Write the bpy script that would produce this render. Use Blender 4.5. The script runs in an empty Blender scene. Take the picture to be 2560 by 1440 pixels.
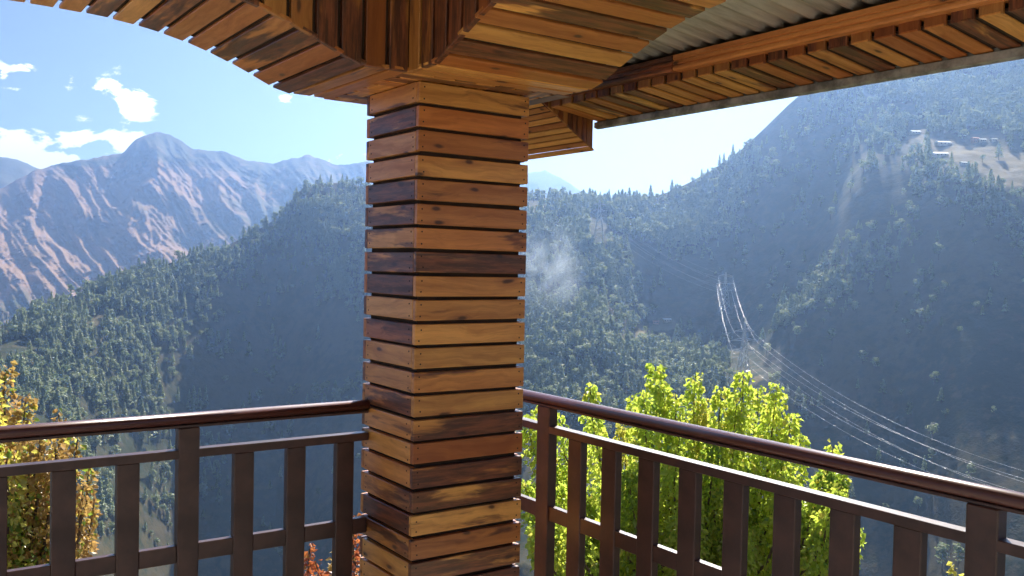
import bpy, bmesh, math, random
import numpy as np
from mathutils import Vector, Matrix, Quaternion
from mathutils.bvhtree import BVHTree

S = bpy.context.scene
C = S.collection
rnd = random.Random(7)
RN = np.random.default_rng(11)

# ------------------------------------------------------------------ camera
FPX = 2316.5                                   # focal length in pixels of a 2560 wide frame
YAW, PIT, ROL = [math.radians(a) for a in (54.96, -1.41, 1.17)]
EYE = 1.60                                     # eye height above the balcony floor (z = 0)
Fv = Vector((math.cos(YAW)*math.cos(PIT), math.sin(YAW)*math.cos(PIT), math.sin(PIT)))
R0 = Vector((math.sin(YAW), -math.cos(YAW), 0)); U0 = R0.cross(Fv)
Rv = R0*math.cos(ROL)+U0*math.sin(ROL); Uv = U0*math.cos(ROL)-R0*math.sin(ROL)
FH = Vector((math.cos(YAW), math.sin(YAW), 0))
CAMP = Vector((0, 0, EYE))
cd = bpy.data.cameras.new('camera'); cam = bpy.data.objects.new('camera', cd); C.objects.link(cam)
cd.sensor_width = 36; cd.lens = 36*FPX/2560; cd.clip_start = .05; cd.clip_end = 40000
M = Matrix((Rv, Uv, -Fv)).transposed().to_4x4(); M.translation = CAMP
cam.matrix_world = M
S.camera = cam
def ray(x, y): return Fv+Rv*((x-1280)/FPX)+Uv*((720-y)/FPX)
def pix(x, y, r):
    d = ray(x, y); return CAMP+d*(r/math.hypot(d.x, d.y))

# ------------------------------------------------------------------ world and sun
SUN_AZ, SUN_EL = math.radians(14), math.radians(40)      # degrees right of the view direction, height
sun_ang = YAW-SUN_AZ                                     # from +X, counter-clockwise
sdir = Vector((math.cos(sun_ang)*math.cos(SUN_EL), math.sin(sun_ang)*math.cos(SUN_EL), math.sin(SUN_EL)))
SKY_STRENGTH, SUN_STRENGTH, EXPOSURE = .05, 5.0, 1.35
W = bpy.data.worlds.new('World'); S.world = W; W.use_nodes = True
wn = W.node_tree; wn.nodes.clear()
class G:                                                 # small node-graph helper
    def __init__(s, nt): s.nt = nt
    def n(s, t, **k):
        o = s.nt.nodes.new(t)
        for a, b in k.items(): setattr(o, a, b)
        return o
    def put(s, sock, v):
        if isinstance(v, bpy.types.NodeSocket): s.nt.links.new(v, sock)
        elif v is not None: sock.default_value = v
    def m(s, op, a, b=None, c=None, clamp=False):
        o = s.n('ShaderNodeMath', operation=op); o.use_clamp = clamp
        for i, v in enumerate((a, b, c)): s.put(o.inputs[i], v)
        return o.outputs[0]
    def vm(s, op, a, b=None, out=0):
        o = s.n('ShaderNodeVectorMath', operation=op); s.put(o.inputs[0], a)
        if op == 'SCALE': s.put(o.inputs[3], b)
        elif b is not None: s.put(o.inputs[1], b)
        return o.outputs[out]
    def noise(s, vec, scale=1, detail=4, rough=.5, dist=0):
        o = s.n('ShaderNodeTexNoise'); s.put(o.inputs['Vector'], vec); o.inputs['Scale'].default_value = scale
        o.inputs['Detail'].default_value = detail; o.inputs['Roughness'].default_value = rough
        o.inputs['Distortion'].default_value = dist; return o.outputs['Fac']
    def ss(s, v, a, b, ta=0., tb=1.):
        o = s.n('ShaderNodeMapRange', interpolation_type='SMOOTHSTEP'); s.put(o.inputs[0], v)
        for i, q in enumerate((a, b, ta, tb)): s.put(o.inputs[1+i], q)
        return o.outputs[0]
    def mix(s, f, a, b, mode='MIX'):
        o = s.n('ShaderNodeMix', data_type='RGBA', blend_type=mode); s.put(o.inputs[0], f)
        s.put(o.inputs[6], a if isinstance(a, bpy.types.NodeSocket) else (*a, 1)); s.put(o.inputs[7], b if isinstance(b, bpy.types.NodeSocket) else (*b, 1))
        return o.outputs[2]
g = G(wn)
sky = g.n('ShaderNodeTexSky', sky_type='NISHITA'); sky.sun_disc = False
sky.sun_elevation = SUN_EL; sky.sun_rotation = math.pi/2-sun_ang
sky.altitude = 1800; sky.air_density = .66; sky.dust_density = 1.6; sky.ozone_density = 1.2
tc = g.n('ShaderNodeTexCoord').outputs['Generated']
fd = g.m('MAXIMUM', g.vm('DOT_PRODUCT', tc, tuple(FH), 1), .02)
u = g.m('DIVIDE', g.vm('DOT_PRODUCT', tc, tuple(R0), 1), fd)
sep = g.n('ShaderNodeSeparateXYZ'); g.put(sep.inputs[0], tc)
v = g.m('DIVIDE', sep.outputs[2], fd)
cvec = g.vm('MULTIPLY', tc, (1, 1, 1.9))
n1 = g.noise(cvec, 17, 10, .60, .35); n2 = g.noise(cvec, 3.0, 4, .5)
bias = g.ss(n2, .58, .75, 0, .10)                       # loose fair weather cloud all round the sky
def cloud(bias, x, y, rx, ry, amt):
    d = ray(x, y); f = d.dot(FH); cu, cv = d.dot(R0)/f, d.z/f
    a = g.m('DIVIDE', g.m('SUBTRACT', u, cu), rx/FPX); b = g.m('DIVIDE', g.m('SUBTRACT', v, cv), ry/FPX)
    q = g.m('ADD', g.m('MULTIPLY', a, a), g.m('MULTIPLY', b, b))
    return g.m('ADD', bias, g.m('MULTIPLY', g.m('EXPONENT', g.m('MULTIPLY', q, -1)), amt))
for c in ((330, 235, 62, 36, .36), (262, 218, 40, 20, .24), (205, 222, 40, 14, .20), (176, 198, 16, 24, .20), (345, 275, 40, 26, .22), (20, 376, 120, 46, .34), (170, 350, 80, 50, .30), (320, 358, 70, 30, .24), (100, 405, 170, 36, .34),
          (62, 172, 34, 14, .2), (8, 186, 20, 22, .2), (32, 222, 30, 9, .14), (0, 264, 14, 14, .16), (705, 250, 34, 15, .22), (900, 390, 130, 40, .12)):
    bias = cloud(bias, *c)
n1 = g.m('ADD', n1, g.m('MULTIPLY', g.m('SUBTRACT', n1, .5), g.m('MULTIPLY', g.m('MINIMUM', g.m('MULTIPLY', bias, 4.), 1.), 1.3)))
cl = g.ss(g.m('ADD', n1, bias), .675, .79)
SKYC = g.mix(cl, sky.outputs[0], (15.0, 15.0, 15.4))
bg = g.n('ShaderNodeBackground'); g.put(bg.inputs[0], SKYC); bg.inputs[1].default_value = SKY_STRENGTH
g.put(g.n('ShaderNodeOutputWorld').inputs[0], bg.outputs[0])

sl = bpy.data.lights.new('sun', 'SUN'); sl.energy = SUN_STRENGTH; sl.angle = math.radians(.53); sl.color = (1, .93, .82)
so = bpy.data.objects.new('sun', sl); C.objects.link(so)
so.rotation_euler = sdir.to_track_quat('Z', 'Y').to_euler(); so.location = (0, 0, 60)
S.view_settings.view_transform = 'Standard'; S.view_settings.look = 'None'
S.view_settings.exposure = EXPOSURE; S.view_settings.gamma = 1; S.view_settings.use_curve_mapping = False
S.render.engine = 'CYCLES'
S.cycles.use_denoising = True; S.cycles.max_bounces = 8; S.cycles.diffuse_bounces = 4; S.cycles.volume_bounces = 1
S.cycles.transparent_max_bounces = 16; S.cycles.sample_clamp_indirect = 6; S.cycles.caustics_reflective = False
S.cycles.use_light_tree = False

# ------------------------------------------------------------------ helpers
def tag(o, label=None, cat=None, group=None, kind=None):
    if label: o['label'] = label
    if cat: o['category'] = cat
    if group: o['group'] = group
    if kind: o['kind'] = kind
    return o
def mesh_obj(name, verts, faces, mat, parent=None, smooth=False):
    me = bpy.data.meshes.new(name); me.from_pydata([tuple(v) for v in verts], [], [tuple(f) for f in faces]); me.update()
    if smooth: me.polygons.foreach_set('use_smooth', [True]*len(me.polygons))
    return link(name, me, mat, parent)
def link(name, me, mat=None, parent=None):
    if mat is not None and not me.materials: me.materials.append(mat)
    o = bpy.data.objects.new(name, me); C.objects.link(o)
    if parent: o.parent = parent
    return o
def empty(name, loc=(0, 0, 0)):
    o = bpy.data.objects.new(name, None); o.empty_display_size = .1; C.objects.link(o); o.location = loc
    return o
def bm_mesh(name, bm, smooth=False):
    me = bpy.data.meshes.new(name); bm.to_mesh(me); bm.free()
    if smooth: me.polygons.foreach_set('use_smooth', [True]*len(me.polygons))
    return me
def box_mesh(name, sx, sy, sz, bev=.003):
    bm = bmesh.new(); bmesh.ops.create_cube(bm, size=1)
    bmesh.ops.scale(bm, vec=(sx, sy, sz), verts=bm.verts)
    if bev: bmesh.ops.bevel(bm, geom=bm.edges[:], offset=bev, segments=1, affect='EDGES')
    return bm_mesh(name, bm)
BOX = {}
def plank(name, ctr, sx, sy, sz, mat, parent, rot=None, tint=None, bev=.003, jitter=0.):
    """a board: local X is its length; ctr is its centre relative to the parent"""
    k = (round(sx, 3), round(sy, 3), round(sz, 3), mat.name)
    if k not in BOX: BOX[k] = box_mesh(name, sx, sy, sz, bev)
    o = link(name, BOX[k], mat, parent); o.location = ctr
    R = rot.copy() if rot is not None else Matrix.Identity(3)
    if jitter: R = R @ Matrix.Rotation(rnd.gauss(0, jitter), 3, 'Z') @ Matrix.Rotation(rnd.gauss(0, jitter), 3, 'Y')
    o.rotation_euler = R.to_euler()
    o.color = tint if tint else wood_tint()
    return o
def basis(x, y):                                          # rotation whose columns are x, y, x cross y
    x = Vector(x).normalized(); y = Vector(y).normalized(); z = x.cross(y)
    return Matrix((x, y, z)).transposed()
def wood_tint(dark=.28):
    """board colour and, in alpha, how much of it is stained dark"""
    h = rnd.random(); b = rnd.uniform(.80, 1.12)
    c = Vector((.88, .45, .115)).lerp(Vector((.50, .15, .034)), h**1.15)*b
    q = rnd.random(); a = rnd.uniform(.82, 1.) if q < dark*.75 else rnd.uniform(.5, .68) if q < dark*1.35 else rnd.uniform(.0, .28)
    return (c.x, c.y, c.z, a)

# ------------------------------------------------------------------ materials
def new_mat(name):
    m = bpy.data.materials.new(name); m.use_nodes = True
    b = m.node_tree.nodes['Principled BSDF']; return m, G(m.node_tree), b
def wood_material(name='varnished_pine', rough=.40, coat=.38, mult=1.0):
    m, g, b = new_mat(name)
    oi = g.n('ShaderNodeObjectInfo'); tc = g.n('ShaderNodeTexCoord').outputs['Object']
    off = g.vm('SCALE', (37.1, 11.7, 53.3), g.m('MULTIPLY', oi.outputs['Random'], 1.0))
    p = g.vm('ADD', tc, off)
    wob = g.noise(p, 3.5, 3, .5)
    pg = g.vm('ADD', g.vm('MULTIPLY', p, (1.6, 34, 34)), g.vm('SCALE', (0, 1, 1), g.m('MULTIPLY', wob, 3.0)))
    grain = g.noise(pg, 1.0, 5, .65)
    fine = g.noise(g.vm('MULTIPLY', p, (9, 260, 260)), 1.0, 3, .6)
    # knots
    vo = g.n('ShaderNodeTexVoronoi', voronoi_dimensions='2D'); g.put(vo.inputs['Vector'], g.vm('MULTIPLY', g.vm('ADD', p, g.vm('SCALE', (.06, .015, .015), g.noise(p, 9, 2, .5))), (4.4, 11.5, 11.5)))
    vo.inputs['Scale'].default_value = 1.0
    sp = g.n('ShaderNodeSeparateColor'); g.put(sp.inputs[0], vo.outputs['Color'])
    has = g.m('GREATER_THAN', sp.outputs[0], .66)
    knot = g.m('MULTIPLY', has, g.ss(vo.outputs['Distance'], .04, .13, 1, 0))
    halo = g.m('MULTIPLY', has, g.ss(vo.outputs['Distance'], .08, .36, 1, 0))
    # dark stained / bark patches, amount set per board
    patch = g.m('ADD', g.noise(g.vm('MULTIPLY', p, (1.7, 10, 10)), 1.0, 4, .58, .35), g.m('MULTIPLY', g.m('SUBTRACT', grain, .5), .30))
    th = g.m('SUBTRACT', .80, g.m('MULTIPLY', oi.outputs['Alpha'], .50))
    dk = g.ss(g.m('SUBTRACT', patch, th), -.06, .06)
    base = g.mix(1, oi.outputs['Color'], g.mix(g.ss(grain, .25, .75), (1.12, 1.1, 1.05), (.70, .56, .46)), 'MULTIPLY')
    base = g.mix(g.m('MULTIPLY', halo, .45), base, (.38, .12, .03))
    dcol = g.mix(g.ss(g.noise(g.vm('MULTIPLY', p, (6, 60, 60)), 1.0, 4, .7), .38, .66), (.045, .014, .010), (.23, .066, .026))
    base = g.mix(g.m("MULTIPLY", dk, .9), base, dcol)
    scr = g.ss(g.noise(g.vm('MULTIPLY', p, (7, 120, 120)), 1.0, 3, .6), .66, .74)
    base = g.mix(g.m('MULTIPLY', scr, g.m('MULTIPLY', dk, .55)), base, (.42, .22, .10))
    base = g.mix(g.m('MULTIPLY', knot, .85), base, (.045, .015, .008))
    base = g.mix(g.ss(fine, .55, .8, 0, .3), base, (.10, .04, .015))
    if mult != 1: base = g.mix(1, base, (mult, mult, mult), 'MULTIPLY')
    g.put(b.inputs['Base Color'], base)
    g.put(b.inputs['Roughness'], g.ss(grain, .2, .8, rough-.08, rough+.14))
    b.inputs['Coat Weight'].default_value = coat; b.inputs['Coat Roughness'].default_value = .28
    bp = g.n('ShaderNodeBump'); bp.inputs['Strength'].default_value = .35; bp.inputs['Distance'].default_value = .003
    g.put(bp.inputs['Height'], g.m('SUBTRACT', g.m('ADD', grain, g.m('MULTIPLY', fine, .5)), g.m('MULTIPLY', dk, .4))); g.put(b.inputs['Normal'], bp.outputs[0])
    return m
def plain(name, col, rough=.6, metal=0., var=.15, scale=6, bump=0., spec=None):
    m, g, b = new_mat(name)
    tc = g.n('ShaderNodeTexCoord').outputs['Object']
    n = g.noise(tc, scale, 5, .6)
    c2 = tuple(max(0, c*(1-var*2)) for c in col); c1 = tuple(c*(1+var) for c in col)
    g.put(b.inputs['Base Color'], g.mix(g.ss(n, .3, .7), c1, c2))
    g.put(b.inputs['Roughness'], g.ss(n, .2, .8, rough*.85, min(1, rough*1.15))); b.inputs['Metallic'].default_value = metal
    if spec is not None: b.inputs['Specular IOR Level'].default_value = spec
    if bump:
        bp = g.n('ShaderNodeBump'); bp.inputs['Strength'].default_value = bump; bp.inputs['Distance'].default_value = .004
        g.put(bp.inputs['Height'], g.noise(tc, scale*7, 4, .6)); g.put(b.inputs['Normal'], bp.outputs[0])
    return m
WOOD = wood_material()
SOFFIT = wood_material('weathered_pine', .55, .1)
BACK = plain('batten_shadow_board', (.06, .035, .022), .9)
PAINT = plain('brown_gloss_paint', (.072, .032, .024), .38, 0, .18, 9, .12)
PIPE = plain('brown_enamel_pipe', (.105, .036, .027), .30, 0, .04, 2)
DECK = plain('floor_stone', (.70, .64, .55), .6, 0, .12, 3)  # kept pale so the unseen floor bounces more light upward
CORR = None
def corr_material():
    m, g, b = new_mat('weathered_corrugated_sheet')
    tc = g.n('ShaderNodeTexCoord').outputs['Object']
    st = g.noise(g.vm('MULTIPLY', tc, (2.0, 26, 4)), 1.0, 5, .65)
    bl = g.noise(tc, 3, 4, .6)
    c = g.mix(g.ss(st, .35, .68), (.78, .75, .66), (.40, .38, .31))
    c = g.mix(g.ss(bl, .5, .75, 0, .5), c, (.55, .50, .38))
    g.put(b.inputs['Base Color'], c); b.inputs['Metallic'].default_value = .25
    g.put(b.inputs['Roughness'], g.ss(st, .2, .8, .45, .7))
    return m
CORR = corr_material()
LIP = plain('grey_metal_flashing', (.38, .37, .33), .55, .3, .3, 14, .2)

# ------------------------------------------------------------------ noise in numpy
_P = RN.permutation(512)
def vnoise(x, y, seed=0):
    xi, yi = np.floor(x).astype(int), np.floor(y).astype(int); xf, yf = x-xi, y-yi
    def h(a, b): return _P[(_P[(a+seed*17) & 511]+b) & 511]/511.
    w = lambda t: t*t*t*(t*(t*6-15)+10)
    a = h(xi, yi); b = h(xi+1, yi); c = h(xi, yi+1); d = h(xi+1, yi+1); sx, sy = w(xf), w(yf)
    return (a*(1-sx)+b*sx)*(1-sy)+(c*(1-sx)+d*sx)*sy
def fbm(x, y, o=5, seed=0, gain=.5):
    t = 0; a = 1; s = 0
    for i in range(o): t = t+a*(vnoise(x*2**i+i*31.7, y*2**i+i*17.3, seed+i)*2-1); s += a; a *= gain
    return t/s
def ridged(x, y, o=5, seed=0, gain=.5):
    t = 0; a = 1; s = 0
    for i in range(o): t = t+a*(1-abs(vnoise(x*2**i+i*31.7, y*2**i+i*17.3, seed+i)*2-1)*2); s += a; a *= gain
    return t/s

# ------------------------------------------------------------------ terrain
def pchip(xs, ys, x):
    xs = np.asarray(xs, float); ys = np.asarray(ys, float); h = np.diff(xs); d = np.diff(ys)/h
    m = np.zeros_like(ys); m[1:-1] = np.where(d[:-1]*d[1:] > 0, 2*d[:-1]*d[1:]/(d[:-1]+d[1:]+1e-12), 0); m[0] = d[0]; m[-1] = d[-1]
    i = np.clip(np.searchsorted(xs, x)-1, 0, len(h)-1); t = (np.clip(x, xs[0], xs[-1])-xs[i])/h[i]
    return (2*t**3-3*t**2+1)*ys[i]+(t**3-2*t**2+t)*h[i]*m[i]+(-2*t**3+3*t**2)*ys[i+1]+(t**3-t**2)*h[i]*m[i+1]
# the valley side seen from the balcony: at each bearing seven points, from the crest down, as (image row, metres away)
PROFILE = {
 -1400: ((1120, 900), (1160, 850), (1210, 800), (1270, 760), (1330, 720), (1400, 680), (1460, 640)),
 -600: ((985, 1080), (1030, 1020), (1090, 960), (1160, 890), (1250, 800), (1340, 730), (1450, 660)),
 0: ((818, 1200), (880, 1120), (960, 1030), (1050, 950), (1150, 870), (1280, 780), (1440, 680)),
 300: ((697, 1350), (750, 1285), (850, 1205), (960, 1145), (1090, 1078), (1260, 985), (1440, 900)),
 520: ((632, 1450), (685, 1395), (810, 1330), (950, 1268), (1060, 1215), (1250, 1120), (1440, 1035)),
 690: ((548, 1520), (600, 1475), (780, 1375), (940, 1300), (1050, 1240), (1240, 1130), (1440, 1040)),
 760: ((472, 1550), (560, 1455), (760, 1350), (920, 1275), (1030, 1205), (1220, 1090), (1440, 1000)),
 850: ((457, 1560), (610, 1395), (740, 1305), (900, 1232), (1000, 1150), (1200, 1040), (1440, 950)),
 1000: ((500, 1500), (620, 1350), (740, 1265), (880, 1180), (980, 1110), (1180, 980), (1440, 860)),
 1200: ((515, 1500), (600, 1340), (710, 1220), (850, 1100), (970, 1000), (1130, 870), (1440, 690)),
 1330: ((494, 1500), (540, 1350), (640, 1220), (780, 1090), (920, 960), (1100, 820), (1440, 640)),
 1500: ((500, 1500), (550, 1370), (640, 1235), (745, 1125), (870, 1000), (1060, 850), (1440, 640)),
 1620: ((492, 1500), (560, 1410), (635, 1310), (760, 1245), (870, 1110), (1050, 890), (1440, 650)),
 1800: ((412, 1480), (520, 1375), (620, 1290), (760, 1215), (865, 1150), (955, 930), (1440, 680)),
 2000: ((240, 1450), (400, 1335), (560, 1240), (700, 1150), (795, 1050), (1000, 955), (1440, 760)),
 2200: ((90, 1620), (250, 1440), (335, 1330), (430, 1205), (700, 1060), (900, 970), (1440, 780)),
 2450: ((20, 1720), (240, 1440), (340, 1295), (455, 1120), (640, 1020), (900, 905), (1440, 740)),
 2800: ((-60, 1740), (200, 1460), (330, 1290), (460, 1130), (640, 1020), (900, 900), (1440, 720)),
 3800: ((0, 1500), (200, 1370), (330, 1270), (460, 1130), (640, 1020), (900, 900), (1440, 700)),
}
PK = sorted(PROFILE)
def hill_grid(pxs, nrow):
    """rows from behind the crest to the foot; returns x, y, z (camera height 0) and image coordinates"""
    P = np.array([PROFILE[k] for k in PK], float)
    ys = np.stack([pchip(PK, P[:, k, 0], pxs) for k in range(7)]); rs = np.stack([pchip(PK, P[:, k, 1], pxs) for k in range(7)])
    t = np.linspace(0, 6, nrow); Y = np.empty((nrow, len(pxs))); R = np.empty_like(Y)
    for j in range(len(pxs)):
        Y[:, j] = pchip(np.arange(7), ys[:, j], t); R[:, j] = pchip(np.arange(7), rs[:, j], t)
    return Y, R
NC, NRW = 420, 230
PXS = np.linspace(-1400, 3800, NC)
YY, RR = hill_grid(PXS, NRW)
PP = np.broadcast_to(PXS, YY.shape)
fv, rv, uv = [np.array(q) for q in (Fv, Rv, Uv)]
def polar(px, py, r):
    d = fv[None, None]+rv[None, None]*((px-1280)/FPX)[..., None]+uv[None, None]*((720-py)/FPX)[..., None]
    return d*(r/np.hypot(d[..., 0], d[..., 1]))[..., None]
T = polar(PP, YY, RR)
X, Y_, Z = T[..., 0], T[..., 1], T[..., 2]
tt = np.linspace(0, 1, NRW)[:, None]
edge = np.clip(tt*9, .25, 1)
Z = Z+edge*(9*ridged(X/210, Y_/210, 5, 3)+4*fbm(X/60, Y_/60, 4, 9))
# behind the crest the ground falls away, in front it runs on over the valley floor and up to the house
def ring(scale, dz): return X[0]*scale, Y_[0]*scale, Z[0]+dz
rowsx, rowsy, rowsz = [X], [Y_], [Z]
bx, by, bz = [], [], []
for s_, d_ in ((1.9, -420), (1.45, -260), (1.22, -130), (1.1, -50), (1.03, -12)):
    a, b, c = ring(s_, d_); bx.append(a); by.append(b); bz.append(c+12*fbm(a/150, b/150, 4, 5))
fx, fy, fz = [], [], []
for s_ in (.94, .87, .8, .73, .66, .58, .5, .42, .34, .26, .19, .13, .085, .055, .035, .02, .012):
    a, b = X[-1]*s_, Y_[-1]*s_; r = np.hypot(a, b)
    near = -5.2-.66*np.maximum(r-12, 0)
    fz.append(np.maximum(near, Z[-1]-.9*np.hypot(X[-1], Y_[-1])*(1-s_)+3*fbm(a/80, b/80, 3, 2))); fx.append(a); fy.append(b)
GX = np.vstack([np.array(bx), X, np.array(fx)]); GY = np.vstack([np.array(by), Y_, np.array(fy)]); GZ = np.vstack([np.array(bz), Z, np.array(fz)])+EYE
nr, nc = GX.shape
def grid_faces(nr, nc):
    i = np.arange(nr-1)[:, None]*nc+np.arange(nc-1)[None]
    return np.stack([i, i+nc, i+nc+1, i+1], -1).reshape(-1, 4)
def grid_object(name, X, Y, Z, mat, attrs=None):
    v = np.stack([X, Y, Z], -1).reshape(-1, 3); f = grid_faces(*X.shape)
    me = bpy.data.meshes.new(name); me.from_pydata(v.tolist(), [], f.tolist()); me.update()
    me.polygons.foreach_set('use_smooth', np.ones(len(me.polygons), bool))
    for k, a in (attrs or {}).items():
        at = me.attributes.new(k, 'FLOAT', 'POINT'); at.data.foreach_set('value', a.astype(np.float32).ravel())
    return link(name, me, mat)
def gauss(px, py, cx, cy, rx, ry, rot=0):
    c, s = math.cos(math.radians(rot)), math.sin(math.radians(rot)); a, b = px-cx, py-cy
    return np.exp(-(((a*c+b*s)/rx)**2+((-a*s+b*c)/ry)**2))
FIELDS = ((2420, 395, 110, 34, 12), (2540, 430, 90, 60, 10), (2300, 345, 40, 18, 20), (1570, 850, 120, 9, -32), (1665, 805, 26, 16, 0), (1890, 945, 30, 9, -25), (1500, 500, 60, 8, 0), (2180, 258, 26, 14, 25))
fieldm = sum(gauss(PP, YY, *f) for f in FIELDS)
field_full = np.vstack([np.zeros((len(bx), nc)), fieldm, np.zeros((len(fx), nc))])
def terrain_material(name, dry, scrub, soil, field, sc):
    m, g, b = new_mat(name)
    tc = g.n('ShaderNodeTexCoord').outputs['Object']
    n = g.noise(tc, sc, 8, .62); n2 = g.noise(tc, sc*6, 5, .65)
    c = g.mix(g.ss(g.m('ADD', g.m('MULTIPLY', n, .5), g.m('MULTIPLY', g.noise(tc, sc*14, 5, .7), .5)), .43, .56), dry, scrub)
    c = g.mix(g.ss(n2, .52, .72, 0, .75), c, soil)
    at = g.n('ShaderNodeAttribute', attribute_name='field')
    c = g.mix(g.ss(g.m('ADD', at.outputs['Fac'], g.m('MULTIPLY', g.m('SUBTRACT', n2, .5), 2.0)), .40, .75), c, field)
    g.put(b.inputs['Base Color'], c); b.inputs['Roughness'].default_value = .95; b.inputs['Specular IOR Level'].default_value = .1
    bp = g.n('ShaderNodeBump'); bp.inputs['Strength'].default_value = .6; bp.inputs['Distance'].default_value = 4
    g.put(bp.inputs['Height'], g.m('ADD', n, n2)); g.put(b.inputs['Normal'], bp.outputs[0])
    return m
GROUND = terrain_material('hillside_ground', (.095, .078, .036), (.036, .046, .020), (.07, .052, .028), (.19, .155, .08), .006)
terrain = tag(grid_object('hillside', GX, GY, GZ, GROUND, {'field': field_full}), 'steep forested valley side with dry grass and gullies', kind='structure')
# the slope behind and beside the house, closing the sheet
ang = np.linspace(-math.pi, math.pi, 97); rr = np.array([.5, 7, 12, 20, 40, 80, 160, 320, 700, 1400])
A2, R2 = np.meshgrid(ang, rr, indexing='xy')
fwd = np.cos(A2); zz = -5.35-.66*np.maximum(R2-12, 0)*np.clip(fwd+.25, 0, 1)*1.02+np.clip(-fwd-.3, 0, 1)*np.maximum(R2-12, 0)*.35
zz = np.maximum(zz, -420.)
grid_object('ground', np.cos(YAW+A2)*R2, np.sin(YAW+A2)*R2, zz-1.2*(np.cos(A2) > .6)+EYE, GROUND)['kind'] = 'structure'

# far mountains
def sheet(name, sky_pts, r_top, r_foot, y_foot, amp, mat, px0, px1, n, rows, fu, shear, seed):
    pxs = np.linspace(px0, px1, n); yt = pchip([p[0] for p in sky_pts], [p[1] for p in sky_pts], pxs)
    t = np.linspace(0, 1, rows)[:, None]; Yg = yt[None]*(1-t)+y_foot*t; Pg = np.broadcast_to(pxs, Yg.shape)
    Rg = r_top*(1-t**.9)+r_foot*t**.9+0*Pg
    wv = fbm(Pg/260, Yg/260, 3, seed+2)*1.1
    rg = .55*ridged((Pg+shear*Yg)/fu+wv*1.5, Yg/330+wv, 6, seed, .60)+.75*ridged((Pg-.25*Yg)/(fu*2.3)-wv, Yg/260-wv, 5, seed+11, .55)+.32*ridged((Pg-.7*Yg)/(fu*.42)+wv*2, Yg/150, 5, seed+3, .62)
    fade = np.clip((Yg-yt[None])/70, 0, 1)**.7
    Rg = Rg-amp*fade*rg+amp*.25*fbm(Pg/40, Yg/60, 4, seed+5)*fade
    Yg = Yg+(1-fade)*fbm(Pg/22, Pg*0+seed, 4, seed+7)*5
    Tg = polar(Pg, Yg, Rg)
    back = polar(pxs[None], np.array([yt]), np.full((1, n), r_top*1.25)); back[..., 2] -= r_top*.18
    Tg = np.concatenate([back, Tg]); 
    return grid_object(name, Tg[..., 0], Tg[..., 1], Tg[..., 2]+EYE, mat)
def mountain_material(name, grass, forest, rock, sc):
    m, g, b = new_mat(name)
    tc = g.n('ShaderNodeTexCoord').outputs['Object']
    n = g.noise(tc, sc, 9, .6); n2 = g.noise(tc, sc*9, 6, .65)
    geo = g.n('ShaderNodeNewGeometry'); sz = g.n('ShaderNodeSeparateXYZ'); g.put(sz.inputs[0], geo.outputs['Position'])
    hi = g.ss(sz.outputs[2], 230, 500, 0, .26)
    c = g.mix(g.ss(g.m('ADD', g.m('ADD', n, hi), g.m('MULTIPLY', g.m('SUBTRACT', n2, .5), .35)), .50, .62), grass, forest)
    c = g.mix(g.ss(n2, .5, .7, 0, .6), c, rock)
    g.put(b.inputs['Base Color'], c); b.inputs['Roughness'].default_value = .95; b.inputs['Specular IOR Level'].default_value = .1
    bp = g.n('ShaderNodeBump'); bp.inputs['Strength'].default_value = .9; bp.inputs['Distance'].default_value = 30
    g.put(bp.inputs['Height'], g.m('ADD', n, g.m('MULTIPLY', n2, .5))); g.put(b.inputs['Normal'], bp.outputs[0])
    return m
MOUNT = mountain_material('dry_mountain', (.30, .185, .115), (.07, .075, .04), (.24, .15, .10), .0011)
BLUE = mountain_material('far_ridge', (.16, .12, .08), (.07, .075, .045), (.14, .11, .08), .0008)
tag(sheet('mountain', ((-900, 640), (-400, 560), (0, 470), (95, 424), (200, 400), (300, 384), (345, 345), (392, 332), (440, 345), (490, 372), (560, 380), (605, 396), (670, 408), (720, 400), (766, 388), (805, 396), (850, 410), (915, 404), (1050, 430), (1200, 470), (1500, 560), (2000, 640)),
          3800, 2300, 900, 160, MOUNT, -900, 2000, 760, 260, 70, -.62, 21), 'dry brown gullied mountain with a rounded peak beyond the forested spur', kind='structure')
tag(sheet('far_ridge', ((-1200, 420), (-500, 380), (0, 392), (30, 396), (90, 420), (250, 470), (700, 470), (1150, 450), (1322, 431), (1362, 429), (1410, 451), (1450, 474), (1500, 489), (1545, 501), (1700, 530), (2300, 500), (3400, 520)),
          4900, 3950, 760, 240, BLUE, -1200, 3400, 360, 60, 130, -.4, 33), 'blue hazy ridge on the horizon', kind='structure')

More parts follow.
